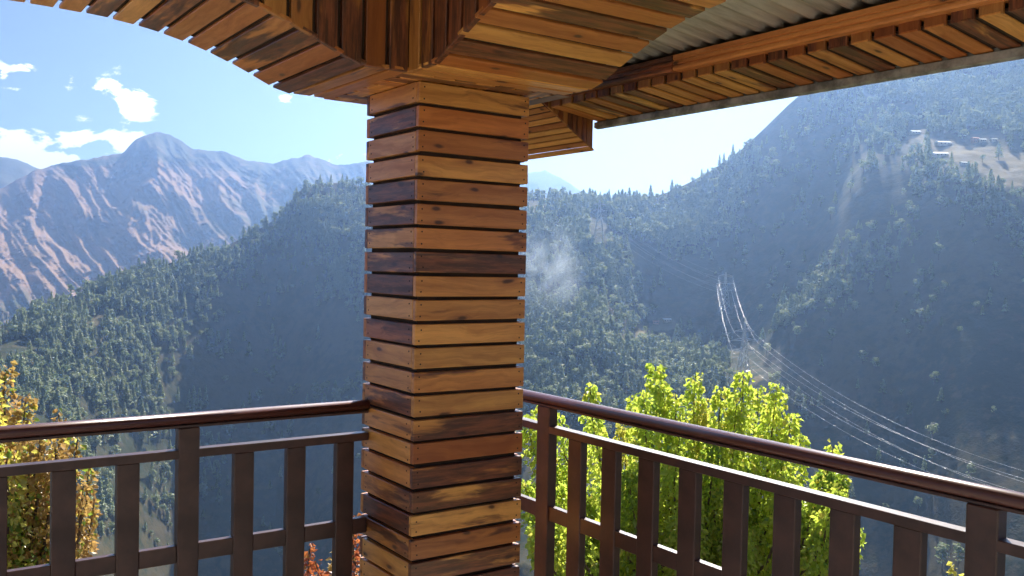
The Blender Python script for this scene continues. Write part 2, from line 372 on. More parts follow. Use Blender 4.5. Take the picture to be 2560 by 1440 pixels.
# ------------------------------------------------------------------ forest
def crown_mesh(name, kind, seed, n, mat):
    """one tree of height 1: short trunk and a crown of many small leaf clumps"""
    r = random.Random(seed); V, F = [], []
    for i in range(5):
        a = i*2*math.pi/5; V.append((.018*math.cos(a), .018*math.sin(a), -.05)); V.append((.008*math.cos(a), .008*math.sin(a), .7))
    for i in range(5): j = (i+1) % 5; F.append((2*i, 2*j, 2*j+1, 2*i+1))
    nt = len(F)
    blobs = [(r.uniform(-.10, .10), r.uniform(-.10, .10), r.uniform(.38, .86), r.uniform(.10, .17)) for _ in range(7)]
    for k in range(n):
        if kind == 'cone':
            z = r.uniform(.14, 1)**.85; rad = .19*(1-z)**.8+.012; rad *= .75+.35*abs(math.sin(z*34+seed)); a = r.uniform(0, 6.283); q = rad*math.sqrt(r.uniform(.25, 1))
            c = Vector((q*math.cos(a), q*math.sin(a), z-.25*q)); s = .035+.03*(1-z)
            nrm = Vector((math.cos(a), math.sin(a), .9))
        else:
            b = r.choice(blobs); d = Vector((r.gauss(0, 1), r.gauss(0, 1), r.gauss(0, 1))).normalized(); q = b[3]*r.uniform(.6, 1.05)
            c = Vector(b[:3])+d*q; s = .045; nrm = d+Vector((0, 0, .4))
        nrm = (nrm+Vector((r.gauss(0, .45), r.gauss(0, .45), r.gauss(0, .45)))).normalized()
        t = nrm.orthogonal().normalized(); t.rotate(Quaternion(nrm, r.uniform(0, 6.28))); w = nrm.cross(t); s *= r.uniform(.7, 1.35)
        i = len(V); V += [c+t*s, c+w*s*.8-nrm*s*.3, c-t*s, c-w*s*.8-nrm*s*.3]; F += [(i, i+1, i+2, i+3)]
    me = bpy.data.meshes.new(name); me.from_pydata([tuple(v) for v in V], [], F); me.update()
    me.materials.append(mat); me.materials.append(BARK)
    for p in me.polygons[:nt]: p.material_index = 1
    return me
def leaf_material(name, cols, trans=.45, rough=.5, scale=None, inst=False):
    m, g, b = new_mat(name)
    oi = g.n('ShaderNodeObjectInfo'); tc = g.n('ShaderNodeTexCoord').outputs['Object']
    if scale: f = g.ss(g.noise(tc, scale, 3, .6), .3, .7)
    else: f = oi.outputs['Random']
    geo = g.n('ShaderNodeNewGeometry')
    c = g.mix(f, cols[0], cols[1]); c = g.mix(g.m('MULTIPLY', geo.outputs['Random Per Island'], .8), c, cols[2])
    nt = m.node_tree; d = g.n('ShaderNodeBsdfDiffuse'); t = g.n('ShaderNodeBsdfTranslucent'); gl = g.n('ShaderNodeBsdfGlossy')
    for q in (d, t): g.put(q.inputs[0], c)
    gl.inputs['Roughness'].default_value = rough; gl.inputs[0].default_value = (.6, .6, .6, 1)
    a = g.n('ShaderNodeMixShader'); a.inputs[0].default_value = trans; g.put(a.inputs[1], d.outputs[0]); g.put(a.inputs[2], t.outputs[0])
    e = g.n('ShaderNodeMixShader'); e.inputs[0].default_value = .06; g.put(e.inputs[1], a.outputs[0]); g.put(e.inputs[2], gl.outputs[0])
    g.put(nt.nodes['Material Output'].inputs[0], e.outputs[0]); nt.nodes.remove(b)
    return m
BARK = plain('bark', (.12, .085, .06), .9, 0, .3, 20)
NEEDLE = leaf_material('pine_needles', ((.13, .22, .085), (.30, .35, .13), (.38, .41, .19)), .5, .5)
PROTO = [crown_mesh('pine_a', 'cone', 1, 190, NEEDLE), crown_mesh('pine_b', 'cone', 2, 170, NEEDLE), crown_mesh('oak_a', 'round', 3, 190, NEEDLE), crown_mesh('oak_b', 'round', 4, 170, NEEDLE), crown_mesh('oak_c', 'round', 6, 170, NEEDLE)]

# where trees grow: (image position, radii, tilt, density)
DENSE = ((120, 850, 260, 90, -25, 1.0), (420, 720, 170, 50, -22, 1.0), (600, 610, 120, 26, -30, 1.0), (830, 520, 110, 90, 0, 1.2), (880, 640, 70, 120, 0, 1.1), (880, 760, 50, 90, 0, .7), (100, 1000, 200, 70, 0, .5), (330, 850, 120, 60, -30, .55), (250, 930, 120, 60, -30, .5), (430, 860, 90, 70, 0, .7), (300, 1010, 130, 70, 0, .6), (120, 1090, 160, 80, 0, .6),
         (1420, 560, 130, 60, 0, 1.2), (1600, 570, 160, 60, 0, 1.2), (1750, 520, 110, 70, -25, 1.1), (1870, 420, 70, 60, -40, .9), (1390, 720, 110, 120, 0, 1.1), (1480, 700, 90, 90, 30, 1.1), (1420, 880, 140, 110, 0, 1.0), (1640, 920, 140, 60, 0, .9), (1560, 1000, 260, 90, 0, .7), (1350, 1000, 90, 100, 0, .9),
         (2250, 270, 180, 60, 0, 1.0), (2450, 220, 220, 90, 0, 1.2), (2500, 320, 130, 40, 0, .8), (2330, 480, 120, 60, 20, .30), (2480, 540, 100, 50, 20, .34), (2180, 640, 140, 60, -35, .28), (2080, 730, 70, 34, -30, .5), (1990, 790, 50, 30, -30, .6), (2000, 560, 90, 200, 0, .07), (2400, 700, 200, 120, 0, .06),
         (880, 960, 50, 40, -20, .7), (780, 1000, 60, 30, -20, .25), (520, 1150, 60, 60, 0, .5), (430, 1250, 90, 60, 0, .5), (230, 1300, 60, 70, 0, .8), (600, 1080, 120, 40, 0, .15), (700, 890, 40, 50, 0, .10), (480, 1000, 60, 25, 0, .2), (1000, 560, 160, 120, 0, 1.), (1160, 700, 160, 200, 0, .9))
def dens(px, py): return np.clip(.012+sum(d[5]*gauss(px, py, *d[:5]) for d in DENSE), 0, 1.2)
def terrain_at(px, tr):
    """bilinear point of the hillside grid at a bearing and a row fraction"""
    a = np.clip((px-PXS[0])/(PXS[1]-PXS[0]), 0, NC-1.001); b = np.clip(tr*(NRW-1), 0, NRW-1.001); i = b.astype(int); j = a.astype(int); fa, fb = a-j, b-i
    def s(Q): return (Q[i, j]*(1-fa)+Q[i, j+1]*fa)*(1-fb)+(Q[i+1, j]*(1-fa)+Q[i+1, j+1]*fa)*fb
    return s(X), s(Y_), s(Z)+EYE, s(YY)
NTRY = 150000
px = RN.uniform(-350, 2900, NTRY); tr = RN.uniform(0, 1, NTRY)
x, y, z, py = terrain_at(px, tr)
rad = np.hypot(x, y)
# candidates are uniform in bearing and row; weight by true ground area so the wood is evenly dense on the ground
drow = np.interp(tr, np.linspace(0, 1, NRW-1), np.arange(NRW-1)); ji = np.clip(((px-PXS[0])/(PXS[1]-PXS[0])).astype(int), 0, NC-2); ii = np.clip((tr*(NRW-1)).astype(int), 0, NRW-2)
area = np.sqrt((X[ii+1, ji]-X[ii, ji])**2+(Y_[ii+1, ji]-Y_[ii, ji])**2+(Z[ii+1, ji]-Z[ii, ji])**2)*rad
area = area/np.percentile(area, 90)
clump = np.clip(.55+1.1*fbm(x/45, y/45, 3, 41), 0, 1.4)
fld = sum(gauss(px, py, *f) for f in FIELDS)
near_house = np.zeros(NTRY, bool)
for hx_, hy_ in ((2288, 334), (2357, 362), (2350, 390), (2438, 356), (2456, 354), (2484, 353), (2408, 412), (1667, 803), (1640, 808)):
    near_house |= (abs(px-hx_) < 24) & (py > hy_-16) & (py < hy_+46)
near_house |= ((abs(px-1858) < 34) & (py > 850) & (py < 990)) | ((abs(px-1812) < 26) & (py > 700) & (py < 815)) | ((abs(px-1497) < 26) & (py > 540) & (py < 640))
keep = (RN.uniform(0, 1, NTRY) < dens(px, py)*area*clump*.85*np.clip(1-fld*1.1, .03, 1)) & (py < 1560) & ~near_house
px, py, x, y, z, rad = [q[keep] for q in (px, py, x, y, z, rad)]
hgt = 8+17*RN.beta(1.4, 2.2, len(x))*np.where(RN.uniform(0, 1, len(x)) < .1, 1.25, 1)
kind = RN.choice(5, len(x), p=(.24, .2, .2, .2, .16)); rot = RN.uniform(0, 6.28, len(x)); wid = RN.uniform(1.0, 1.6, len(x))
hgt = np.where(kind >= 2, hgt*.8, hgt); wid = np.where(kind >= 2, wid*1.15, wid)
# trees that stand apart and show large become things of their own
lone = dens(px, py) < .42
vis = (px > -40) & (px < 2600) & (py < 1440) & ~((px > 905) & (px < 1322)) & ~((px > 1400) & (px < 2120) & (py > 1020))
score = np.where(lone & vis, hgt/rad, 0)
pick = np.argsort(-score)[:120]; pick = pick[score[pick] > 0]
ind = np.zeros(len(x), bool); ind[pick] = True
fm = bpy.data.meshes.new('forest')
fi = np.where(~ind)[0]
fm.from_pydata(np.stack([x[fi], y[fi], z[fi]], -1).tolist(), [], [])
for nm, arr, ty in (('k', kind[fi].astype(np.int32), 'INT'), ('rz', rot[fi].astype(np.float32), 'FLOAT')):
    at = fm.attributes.new(nm, ty, 'POINT'); at.data.foreach_set('value', arr)
at = fm.attributes.new('sc', 'FLOAT_VECTOR', 'POINT'); sv = np.stack([hgt[fi]*wid[fi], hgt[fi]*wid[fi], hgt[fi]], -1).astype(np.float32); at.data.foreach_set('vector', sv.ravel())
print('FOREST', len(fi)); forest = link('forest', fm); tag(forest, 'pine and oak woods covering the valley side', 'forest', kind='stuff')
pc = bpy.data.collections.new('tree_kinds')
for i, me in enumerate(PROTO):
    o = bpy.data.objects.new('kind_%d' % i, me); pc.objects.link(o)
ng = bpy.data.node_groups.new('forest', 'GeometryNodeTree')
ng.interface.new_socket('Geometry', in_out='INPUT', socket_type='NodeSocketGeometry'); ng.interface.new_socket('Geometry', in_out='OUTPUT', socket_type='NodeSocketGeometry')
gi = ng.nodes.new('NodeGroupInput'); go = ng.nodes.new('NodeGroupOutput'); ip = ng.nodes.new('GeometryNodeInstanceOnPoints'); ci = ng.nodes.new('GeometryNodeCollectionInfo')
ci.inputs['Collection'].default_value = pc; ci.inputs['Separate Children'].default_value = True; ci.inputs['Reset Children'].default_value = True
def attr(nm, ty):
    n = ng.nodes.new('GeometryNodeInputNamedAttribute'); n.data_type = ty; n.inputs[0].default_value = nm; return n.outputs[0]
L = ng.links.new
L(gi.outputs[0], ip.inputs['Points']); L(ci.outputs[0], ip.inputs['Instance']); ip.inputs['Pick Instance'].default_value = True
L(attr('k', 'INT'), ip.inputs['Instance Index']); L(attr('sc', 'FLOAT_VECTOR'), ip.inputs['Scale'])
cb = ng.nodes.new('ShaderNodeCombineXYZ'); L(attr('rz', 'FLOAT'), cb.inputs[2]); L(cb.outputs[0], ip.inputs['Rotation']); L(ip.outputs[0], go.inputs[0])
mo = forest.modifiers.new('trees', 'NODES'); mo.node_group = ng
# individuals: crown and trunk
TR = {}
def split_tree(i):
    if i in TR: return TR[i]
    me = PROTO[i]; bmc = bmesh.new(); bmc.from_mesh(me); bmt = bmc.copy()
    bmesh.ops.delete(bmc, geom=[f for f in bmc.faces if f.material_index == 1], context='FACES')
    bmesh.ops.delete(bmt, geom=[f for f in bmt.faces if f.material_index == 0], context='FACES')
    for f in bmt.faces: f.material_index = 0
    c = bm_mesh('crown', bmc); t = bm_mesh('trunk', bmt); c.materials.append(NEEDLE); t.materials.append(BARK)
    TR[i] = (c, t); return TR[i]
bvh = BVHTree.FromPolygons([tuple(v) for v in np.stack([GX, GY, GZ], -1).reshape(-1, 3)], grid_faces(nr, nc).tolist())
def hit(px_, py_, far=1e5):
    """the point of the valley side that a picture position looks at"""
    for k_ in range(60):
        h = bvh.ray_cast(CAMP, ray(px_, py_+k_*2).normalized())
        if h[0] is not None: return h[0]
def place_name(px_, py_):
    if px_ < 330 and py_ > 1030: return 'in the valley behind the orange-leaved tree'
    if px_ < 920 and py_ > 1030: return 'low on the shaded slope seen through the railing bars'
    if px_ < 920: return 'on the shaded face of the spur below the brown mountain'
    if px_ < 1760: return 'near the smoke and the ridge farmhouse'
    if py_ < 470: return 'around the hillside village'
    if px_ < 2180 and py_ > 600: return 'on the shaded slope behind the power lines'
    if py_ > 900: return 'deep in the valley under the sagging power cables'
    return 'on the great shaded slope under the village'
def lone_tree(p, k, h, w, rz, px_, py_):
    c, t = split_tree(k); pine = k < 2
    e = empty('pine_tree' if pine else 'oak_tree', p); e.rotation_euler.z = rz; e.scale = (h*w, h*w, h)
    wh = place_name(px_, py_); size = 'tall' if h > 15 else 'small' if h < 10 else 'middling'
    tag(e, size+(' slender conical pine ' if pine else ' round bushy tree ')+wh, 'tree', size+(' lone pines ' if pine else ' lone round trees ')+wh)
    oc = link('crown', c, None, e); oc['kind'] = 'stuff'; link('trunk', t, None, e)
for q in pick:
    q = int(q); lone_tree((x[q], y[q], z[q]), int(kind[q]), float(hgt[q]), float(wid[q]), float(rot[q]), px[q], py[q])
for (a_, b_, h_, pine) in ((2330, 1100, 42, 0), (2275, 1035, 30, 0), (2258, 1180, 36, 0), (2288, 1170, 24, 0), (2428, 1200, 40, 0), (2335, 962, 34, 0), (2485, 1035, 20, 0), (2355, 1425, 62, 0), (2395, 1415, 56, 0), (2435, 1430, 50, 0), (2295, 1280, 40, 0),
        (700, 905, 62, 1), (688, 885, 48, 1), (712, 890, 36, 1), (768, 892, 30, 0), (795, 852, 40, 1), (680, 962, 36, 1), (445, 1010, 42, 1), (484, 1020, 54, 1), (498, 1030, 58, 1), (514, 1020, 56, 1), (624, 1012, 34, 1), (648, 1010, 36, 0), (788, 1004, 48, 0), (812, 990, 40, 0),
        (248, 1290, 90, 1), (222, 1290, 80, 1), (262, 1085, 46, 1), (380, 1210, 60, 1), (300, 1080, 40, 1), (370, 1110, 60, 0), (410, 1095, 56, 0), (700, 1400, 30, 0), (2140, 790, 42, 0), (2170, 720, 40, 0), (2200, 690, 40, 0), (2225, 655, 42, 0), (2110, 745, 46, 0), (2075, 790, 46, 0), (1960, 820, 52, 0), (1990, 850, 40, 0), (2080, 860, 40, 0), (2280, 800, 30, 0), (2265, 820, 26, 0), (2150, 650, 22, 0), (2215, 610, 28, 0), (2290, 560, 30, 0)):
    p = hit(a_, b_); r_ = math.hypot(p.x, p.y)
    lone_tree((p.x, p.y, p.z-.3), rnd.choice((0, 1)) if pine else rnd.choice((2, 3, 4)), h_/FPX*r_, rnd.uniform(.85, 1.1) if pine else rnd.uniform(1.2, 1.6), rnd.uniform(0, 6), a_, b_)

# ------------------------------------------------------------------ balcony: floor and base
NX, NY = 1.614, 2.898                                    # near corner of the timber column
SX, SY = .483, .418
PITCH, BW, BT = .0864, .0708, .022                       # board spacing, width, thickness
def wp(dx, dy, dz): return Vector((NX+dx, NY+dy, EYE+dz))
fl = link('balcony_floor', box_mesh('balcony_floor', 12, 12, .22, .01), DECK); fl.location = (NX+.80-6, NY+.55-6, -.11); tag(fl, 'stone balcony floor, extended out of view to bounce sunlight', kind='structure')  # unseen rear part added as a sunlit bounce surface for the column
ba = link('balcony_base', box_mesh('balcony_base', 11.4, 11.4, 4.2, .02), plain('plaster', (.55, .5, .42), .8)); ba.location = (NX+.55-5.8, NY+.3-5.8, -.22-2.1); tag(ba, 'plastered wall under the balcony', kind='structure')

XW = basis((1, 0, 0), (0, 0, 1))      # board running along X, its face seen from -Y (local Y up, local Z = -Y)
YW = basis((0, 1, 0), (0, 0, 1))      # along Y, local Z = +X
# ------------------------------------------------------------------ column
col = empty('timber_column', (NX+SX/2, NY+SY/2, 0)); tag(col, 'square column clad in horizontal varnished pine boards where the two railings meet', 'column')
cw, cy_ = SX/2, SY/2
NAILM = plain('rusty_nail', (.05, .03, .025), .7, .4)
bm = bmesh.new(); bmesh.ops.create_cone(bm, cap_ends=True, segments=8, radius1=.0034, radius2=.0028, depth=.0012); NAIL = bm_mesh('nail', bm)
core = link('core', box_mesh('core', SX-2*BT, SY-2*BT, EYE+.645, 0), BACK, col); core.location = (0, 0, (EYE+.645)/2)
ztop = EYE+.648
nb = int((ztop)/PITCH)+1
# how far each board is stained dark, from the top, as the photograph shows it
STAIN = {0: (.3, .4, .45, .05, .35, .35, .3, .80, .05, .2, .1, .1, .42, .15, .62, .1, .78, .9, .45, .40, .82, .8), 2: (.35, .62, .1, .35, .95, .8, .7, .66, .75, .2, .5, .25, .45, .55, .4, .2, .2, .6, .86, .5, .1, .2)}
for i in range(nb):
    zc = ztop-BW/2-i*PITCH-.004
    if zc < .03: break
    for s, (nx_, ny_) in enumerate(((0, -1), (0, 1), (-1, 0), (1, 0))):
        tn = wood_tint(.4)
        if s in STAIN and i < len(STAIN[s]): tn = (*tn[:3], STAIN[s][i])
        if nx_ == 0: bo = plank('board', (0, ny_*(cy_-BT/2), zc+rnd.gauss(0, .0010)), SX, BW+.0025, BT, WOOD, col, XW, tn, .0025, .0022)
        else: bo = plank('board', (nx_*(cw-BT/2), 0, zc+rnd.gauss(0, .0010)), SY-2*BT-.002, BW+.0025, BT, WOOD, col, YW, tn, .0025, .0022)

        if s in (0, 2):                                  # two nails at each end of the boards one sees
            hl = (SX if s == 0 else SY-2*BT)/2
            for ex in (-1, 1):
                for ey in (-1, 1):
                    nl_ = link('nail', NAIL, NAILM, bo); nl_.location = (ex*(hl-.022+rnd.gauss(0, .003)), ey*(BW*.28+rnd.gauss(0, .002)), (BT/2+.0003)*(1 if s == 0 else -1))
# ------------------------------------------------------------------ arched beams
# underside: (distance from the column corner along the span, height over the eye)
ARCH = [(-.62, .650), (-.29, .650), (-.36, .684), (-.45, .722), (-.54, .756), (-.64, .787), (-.74, .808), (-.83, .822), (-.92, .831), (-1.02, .836), (-1.15, .838)]
prof = [(.62, .650), (.29, .650), (.36, .682), (.45, .720), (.54, .755), (.64, .786), (.74, .808), (.83, .822), (.92, .831), (1.02, .836), (1.15, .838)]
flat0 = -.62
half = [(p[0], p[1]) for p in prof[1:]]
full = [(flat0, .650)]+half+[(2.3-a, b) for a, b in reversed(half[:-1])]+[(2.95, .650)]
fa = np.array(full); seg = np.hypot(*np.diff(fa, axis=0).T); acc = np.concatenate([[0], np.cumsum(seg)])
def at_len(s): return np.array([np.interp(s, acc, fa[:, 0]), np.interp(s, acc, fa[:, 1])])
def under_z(d): return float(np.interp(d, fa[:, 0], fa[:, 1]))
def arched_beam(name, axis, w0, w1, label, top_in, top_out):
    """axis 'x': spans along -X, width w0..w1 along Y (relative to the column corner); 'y' the other way round"""
    e = empty(name, (NX, NY, EYE)); tag(e, label, 'beam')
    sg = lambda d, w, h: Vector((-d, w, h)) if axis == 'x' else Vector((w, -d, h))
    # solid inside, a little within the boards
    ds = np.linspace(flat0+.03, 2.92, 70); V, F = [], []
    for d in ds:
        zu = under_z(d)+BT*.66
        V += [sg(d, w0+BT, zu), sg(d, w1-.05, zu), sg(d, w1-.05, top_out), sg(d, w0+BT, top_in)]
    for i in range(len(ds)-1):
        for a in range(4): b = (a+1) % 4; F.append((4*i+a, 4*i+b, 4*i+4+b, 4*i+4+a))
    F += [(3, 2, 1, 0), tuple(4*len(ds)-4+a for a in range(4))]
    mesh_obj('core', V, F, BACK, e)
    # boards across the underside
    k = 0; s = .012; seq = [.1, .5, .2, .9, .35, .8, .3, .15, .75, .45]
    while s+BW < acc[-1]:
        p, q = at_len(s), at_len(s+BW); c = (p+q)/2
        mid = sg(c[0], (w0+w1)/2, c[1]); al = sg(q[0]-p[0], 0, q[1]-p[1]).normalized()
        ln = sg(0, 1, 0); up = ln.cross(al)
        if up.z < 0: al2 = -al
        else: al2 = al
        R = basis(ln, al2); mid += (ln.cross(al2))*(BT*.31)
        t = wood_tint(.38); t = (*t[:3], (ST_X if axis == 'x' else ST_Y).get(k, t[3]))
        plank('soffit_board', mid, w1-w0, BW, BT*.62, WOOD, e, R, t, .0025, .0025); s += PITCH; k += 1
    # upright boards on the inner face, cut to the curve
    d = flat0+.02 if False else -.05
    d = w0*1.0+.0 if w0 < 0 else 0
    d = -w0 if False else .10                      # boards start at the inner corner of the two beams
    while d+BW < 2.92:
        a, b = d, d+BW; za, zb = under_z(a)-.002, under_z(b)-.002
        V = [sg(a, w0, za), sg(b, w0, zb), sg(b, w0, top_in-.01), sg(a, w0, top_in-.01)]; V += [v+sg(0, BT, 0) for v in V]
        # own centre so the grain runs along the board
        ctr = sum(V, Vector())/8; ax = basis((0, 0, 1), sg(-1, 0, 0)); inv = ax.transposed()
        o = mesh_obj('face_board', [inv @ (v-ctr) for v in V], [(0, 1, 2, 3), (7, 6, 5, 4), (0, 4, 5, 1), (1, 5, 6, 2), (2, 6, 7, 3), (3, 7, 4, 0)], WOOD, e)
        o.location = ctr; o.rotation_euler = ax.to_euler(); t = wood_tint(.45); o.color = (t[0]*.55, t[1]*.48, t[2]*.45, t[3])  # tint darkened: backlit shade of the inner face put into the colour
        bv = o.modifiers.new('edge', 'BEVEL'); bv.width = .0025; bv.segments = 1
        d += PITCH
    return e
OV0, OVX, OVY = -.10, .575, .575
ST_X = {6: .3, 7: .1, 8: .2, 9: .35, 10: .95, 11: .1, 12: .64, 13: .6, 14: .12, 15: .2, 16: .62, 17: .25, 18: .7, 19: .1, 20: .2}
ST_Y = {7: .5, 8: .12, 9: .15, 10: .1, 11: .95, 12: .2, 13: .05, 14: .9, 15: .1, 16: .85, 17: .15, 18: .9, 19: .1}
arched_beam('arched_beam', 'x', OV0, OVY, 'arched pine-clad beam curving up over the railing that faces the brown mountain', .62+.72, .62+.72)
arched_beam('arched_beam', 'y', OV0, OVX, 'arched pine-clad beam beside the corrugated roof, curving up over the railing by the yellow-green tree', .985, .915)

# ------------------------------------------------------------------ roof and eave
roof = empty('balcony_roof', (NX, NY, EYE)); tag(roof, 'low corrugated metal roof with board-lined eave and brown edge beam', 'roof')
XI, XO = 2.69-NX, 2.985-NX                               # inner and outer line of the eave, from the column corner
SL = .123
zi, zo = .756, .756-SL*(2.985-2.69)
Y1, Y0 = .66, -2.5                                       # eave from the corner; roof cut short of the camera to let skylight in
# corrugated sheets, side by side, each a piece of its own
def sheet_piece(y0, y1, x0, x1, ztop_at):
    n = int((y1-y0)/.0127); V, F = [], []
    for j in range(n+1):
        yv = y0+(y1-y0)*j/n; w = .011*math.sin(2*math.pi*yv/.0762)
        for xv in (x0, (x0+x1)/2, x1): V.append((xv, yv, ztop_at(xv)+w))
    for j in range(n):
        for a in range(2): F.append((3*j+a, 3*j+a+1, 3*j+4+a, 3*j+3+a))
    o = mesh_obj('corrugated_sheet', V, F, CORR, roof, True)
    so_ = o.modifiers.new('gauge', 'SOLIDIFY'); so_.thickness = .0012
    return o
zroof = lambda xv: .872-SL*(xv-XI)
k = 0; yv = Y0
while yv < Y1+.5:
    sheet_piece(yv, min(yv+.80, Y1+.5), -2.2, XO+.03, lambda xv, k=k: zroof(xv)+.0022*(k % 2)); yv += .762; k += 1
# brown moulded edge beam
V, F = [], []
sec = [(XI-.035, .790), (XI-.040, .797), (XI-.040, .806), (XI-.034, .809), (XI-.034, .812), (XI-.040, .815), (XI-.040, .826), (XI-.034, .829), (XI-.034, .832), (XI-.039, .835), (XI-.037, .853), (XI+.03, .855), (XI+.03, .790)]
def extrude(name, sec, y0, y1, mat, parent):
    n = len(sec); V = [(a, y0, b) for a, b in sec]+[(a, y1, b) for a, b in sec]
    F = [(i, (i+1) % n, n+(i+1) % n, n+i) for i in range(n)]+[tuple(range(n))[::-1], tuple(range(n, 2*n))]
    c = Vector((sum(s[0] for s in sec)/n, (y0+y1)/2, sum(s[1] for s in sec)/n))
    ax = basis((0, 1, 0), (0, 0, 1)); inv = ax.transposed()
    o = mesh_obj(name, [inv @ (Vector(v)-c) for v in V], F, mat, parent); o.location = c; o.rotation_euler = ax.to_euler(); return o
for (a, b, t) in ((Y1-.02, -.20, (.40, .12, .045, .6)), (-.205, Y0, (.74, .30, .085, .12))):  # shade by the corner and sunlight on the rest put into the tints
    extrude('edge_beam', sec, b, a, WOOD, roof).color = t
yv = Y1-.012
sxv = Vector((XO-XI, 0, zo-zi)); ls = sxv.length
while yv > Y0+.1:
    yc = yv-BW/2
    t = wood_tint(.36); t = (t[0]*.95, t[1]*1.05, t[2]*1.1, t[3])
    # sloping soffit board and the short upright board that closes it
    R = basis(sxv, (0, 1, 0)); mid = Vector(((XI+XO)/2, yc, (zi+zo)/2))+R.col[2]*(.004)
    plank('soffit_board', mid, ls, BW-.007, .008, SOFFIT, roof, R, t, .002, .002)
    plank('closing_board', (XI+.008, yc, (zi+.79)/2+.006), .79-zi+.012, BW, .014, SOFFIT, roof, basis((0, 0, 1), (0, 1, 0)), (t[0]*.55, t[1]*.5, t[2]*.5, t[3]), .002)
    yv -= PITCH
bk = link('eave_board', box_mesh('eave_board', XO-XI-.02, Y1-Y0, .01, 0), BACK, roof); bk.location = ((XI+XO)/2+.01, (Y0+Y1)/2, (zi+zo)/2+.0145); bk.rotation_euler.y = math.atan(SL)
lipsec = [(XO-.012, zo-.004), (XO-.012, zo-.03), (XO+.012, zo-.036), (XO+.018, zo-.034), (XO+.018, zo+.135), (XO+.006, zo+.135), (XO+.006, zo+.0)]
extrude('metal_flashing', lipsec, Y0, Y1, LIP, roof)
# rake overhang at the corner: boards under a steeper slope, closed by an upright dark face
YR = Y1+.012
def on_y(px_, py_): d = ray(px_, py_); q = d*((NY+YR)/d.y); return Vector((q.x-NX, YR, q.z))
B_, C_ = on_y(1366, 266), on_y(1474, 368)
dl = C_-B_; dln = dl.normalized(); LB = .62
B2 = B_-dln*.10; n_b = int((C_-B2).length/.042)
tot = (C_-B2).length; bwk = .040
k = 0; s = tot+.036
while s > -.02:
    c = B2+dln*(s-bwk/2)+Vector((0, LB/2, 0)); R = basis((0, 1, 0), dln); c = c+R.col[2]*(-.005 if R.col[2].z < 0 else .005)
    t = wood_tint(.25)
    plank('rake_board', c, LB, bwk-.008, .010, SOFFIT, roof, R, (t[0]*.95, t[1]*.98, t[2], t[3]), .002, .002)
    s -= bwk; k += 1
# upright closing boards of the rake, under the roof line
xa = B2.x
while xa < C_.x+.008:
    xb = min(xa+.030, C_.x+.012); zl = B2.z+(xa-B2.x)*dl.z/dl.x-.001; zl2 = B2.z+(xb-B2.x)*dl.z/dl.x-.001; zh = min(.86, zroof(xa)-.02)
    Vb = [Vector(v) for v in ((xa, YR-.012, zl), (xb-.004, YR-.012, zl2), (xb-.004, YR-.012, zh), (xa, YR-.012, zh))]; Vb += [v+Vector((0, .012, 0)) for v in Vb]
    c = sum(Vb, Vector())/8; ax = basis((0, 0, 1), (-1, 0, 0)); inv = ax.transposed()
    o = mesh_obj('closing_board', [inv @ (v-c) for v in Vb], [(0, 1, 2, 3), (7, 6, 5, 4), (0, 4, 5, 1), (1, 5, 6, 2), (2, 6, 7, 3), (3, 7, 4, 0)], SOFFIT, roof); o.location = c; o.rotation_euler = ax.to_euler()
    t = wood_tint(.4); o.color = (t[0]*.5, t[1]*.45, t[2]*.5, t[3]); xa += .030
rb = mesh_obj('rake_backing', [B2+Vector((-.02, .004, .014)), C_+Vector((.0, .004, .014)), C_+Vector((.0, LB-.004, .014)), B2+Vector((-.02, LB-.004, .014)), Vector((B2.x-.02, YR+.004, .82)), Vector((C_.x, YR+.004, .80)), Vector((C_.x, YR+LB-.004, .80)), Vector((B2.x-.02, YR+LB-.004, .82))],
              [(0, 1, 2, 3), (7, 6, 5, 4), (0, 4, 5, 1), (1, 5, 6, 2), (2, 6, 7, 3), (3, 7, 4, 0)], BACK, roof)

# ------------------------------------------------------------------ railings
ZH, ZM, ZL = EYE-.534, EYE-.6594, EYE-.992               # tops of the handrail, middle rail and lower rail
ZF = .10
def pipe_rail(parent, p0, p1, axis):
    """handrail: an oval pipe on a flat bar"""
    n = 20; V, F = [], []; rx, rz = .027, .0205; zc = ZH-rz
    L_ = (Vector(p1)-Vector(p0)).length; c = (Vector(p0)+Vector(p1))/2
    for sx_ in (-L_/2, L_/2):
        for i in range(n): a = 2*math.pi*i/n; V.append((sx_, rx*math.cos(a), rz*math.sin(a)))
    F = [(i, (i+1) % n, n+(i+1) % n, n+i) for i in range(n)]+[tuple(range(n))[::-1], tuple(range(n, 2*n))]
    o = mesh_obj('handrail', V, F, PIPE, parent); o.location = Vector((c.x, c.y, zc))
    for p in o.data.polygons: p.use_smooth = len(p.vertices) == 4
    R = basis(Vector(p1)-Vector(p0), Vector((0, 0, 1)).cross(Vector(p1)-Vector(p0))); o.rotation_euler = R.to_euler()
    f = plank('handrail_bar', (c.x, c.y, ZH-2*rz-.004), L_, .036, .010, PAINT, parent, R, (1, 1, 1, 1), .002)
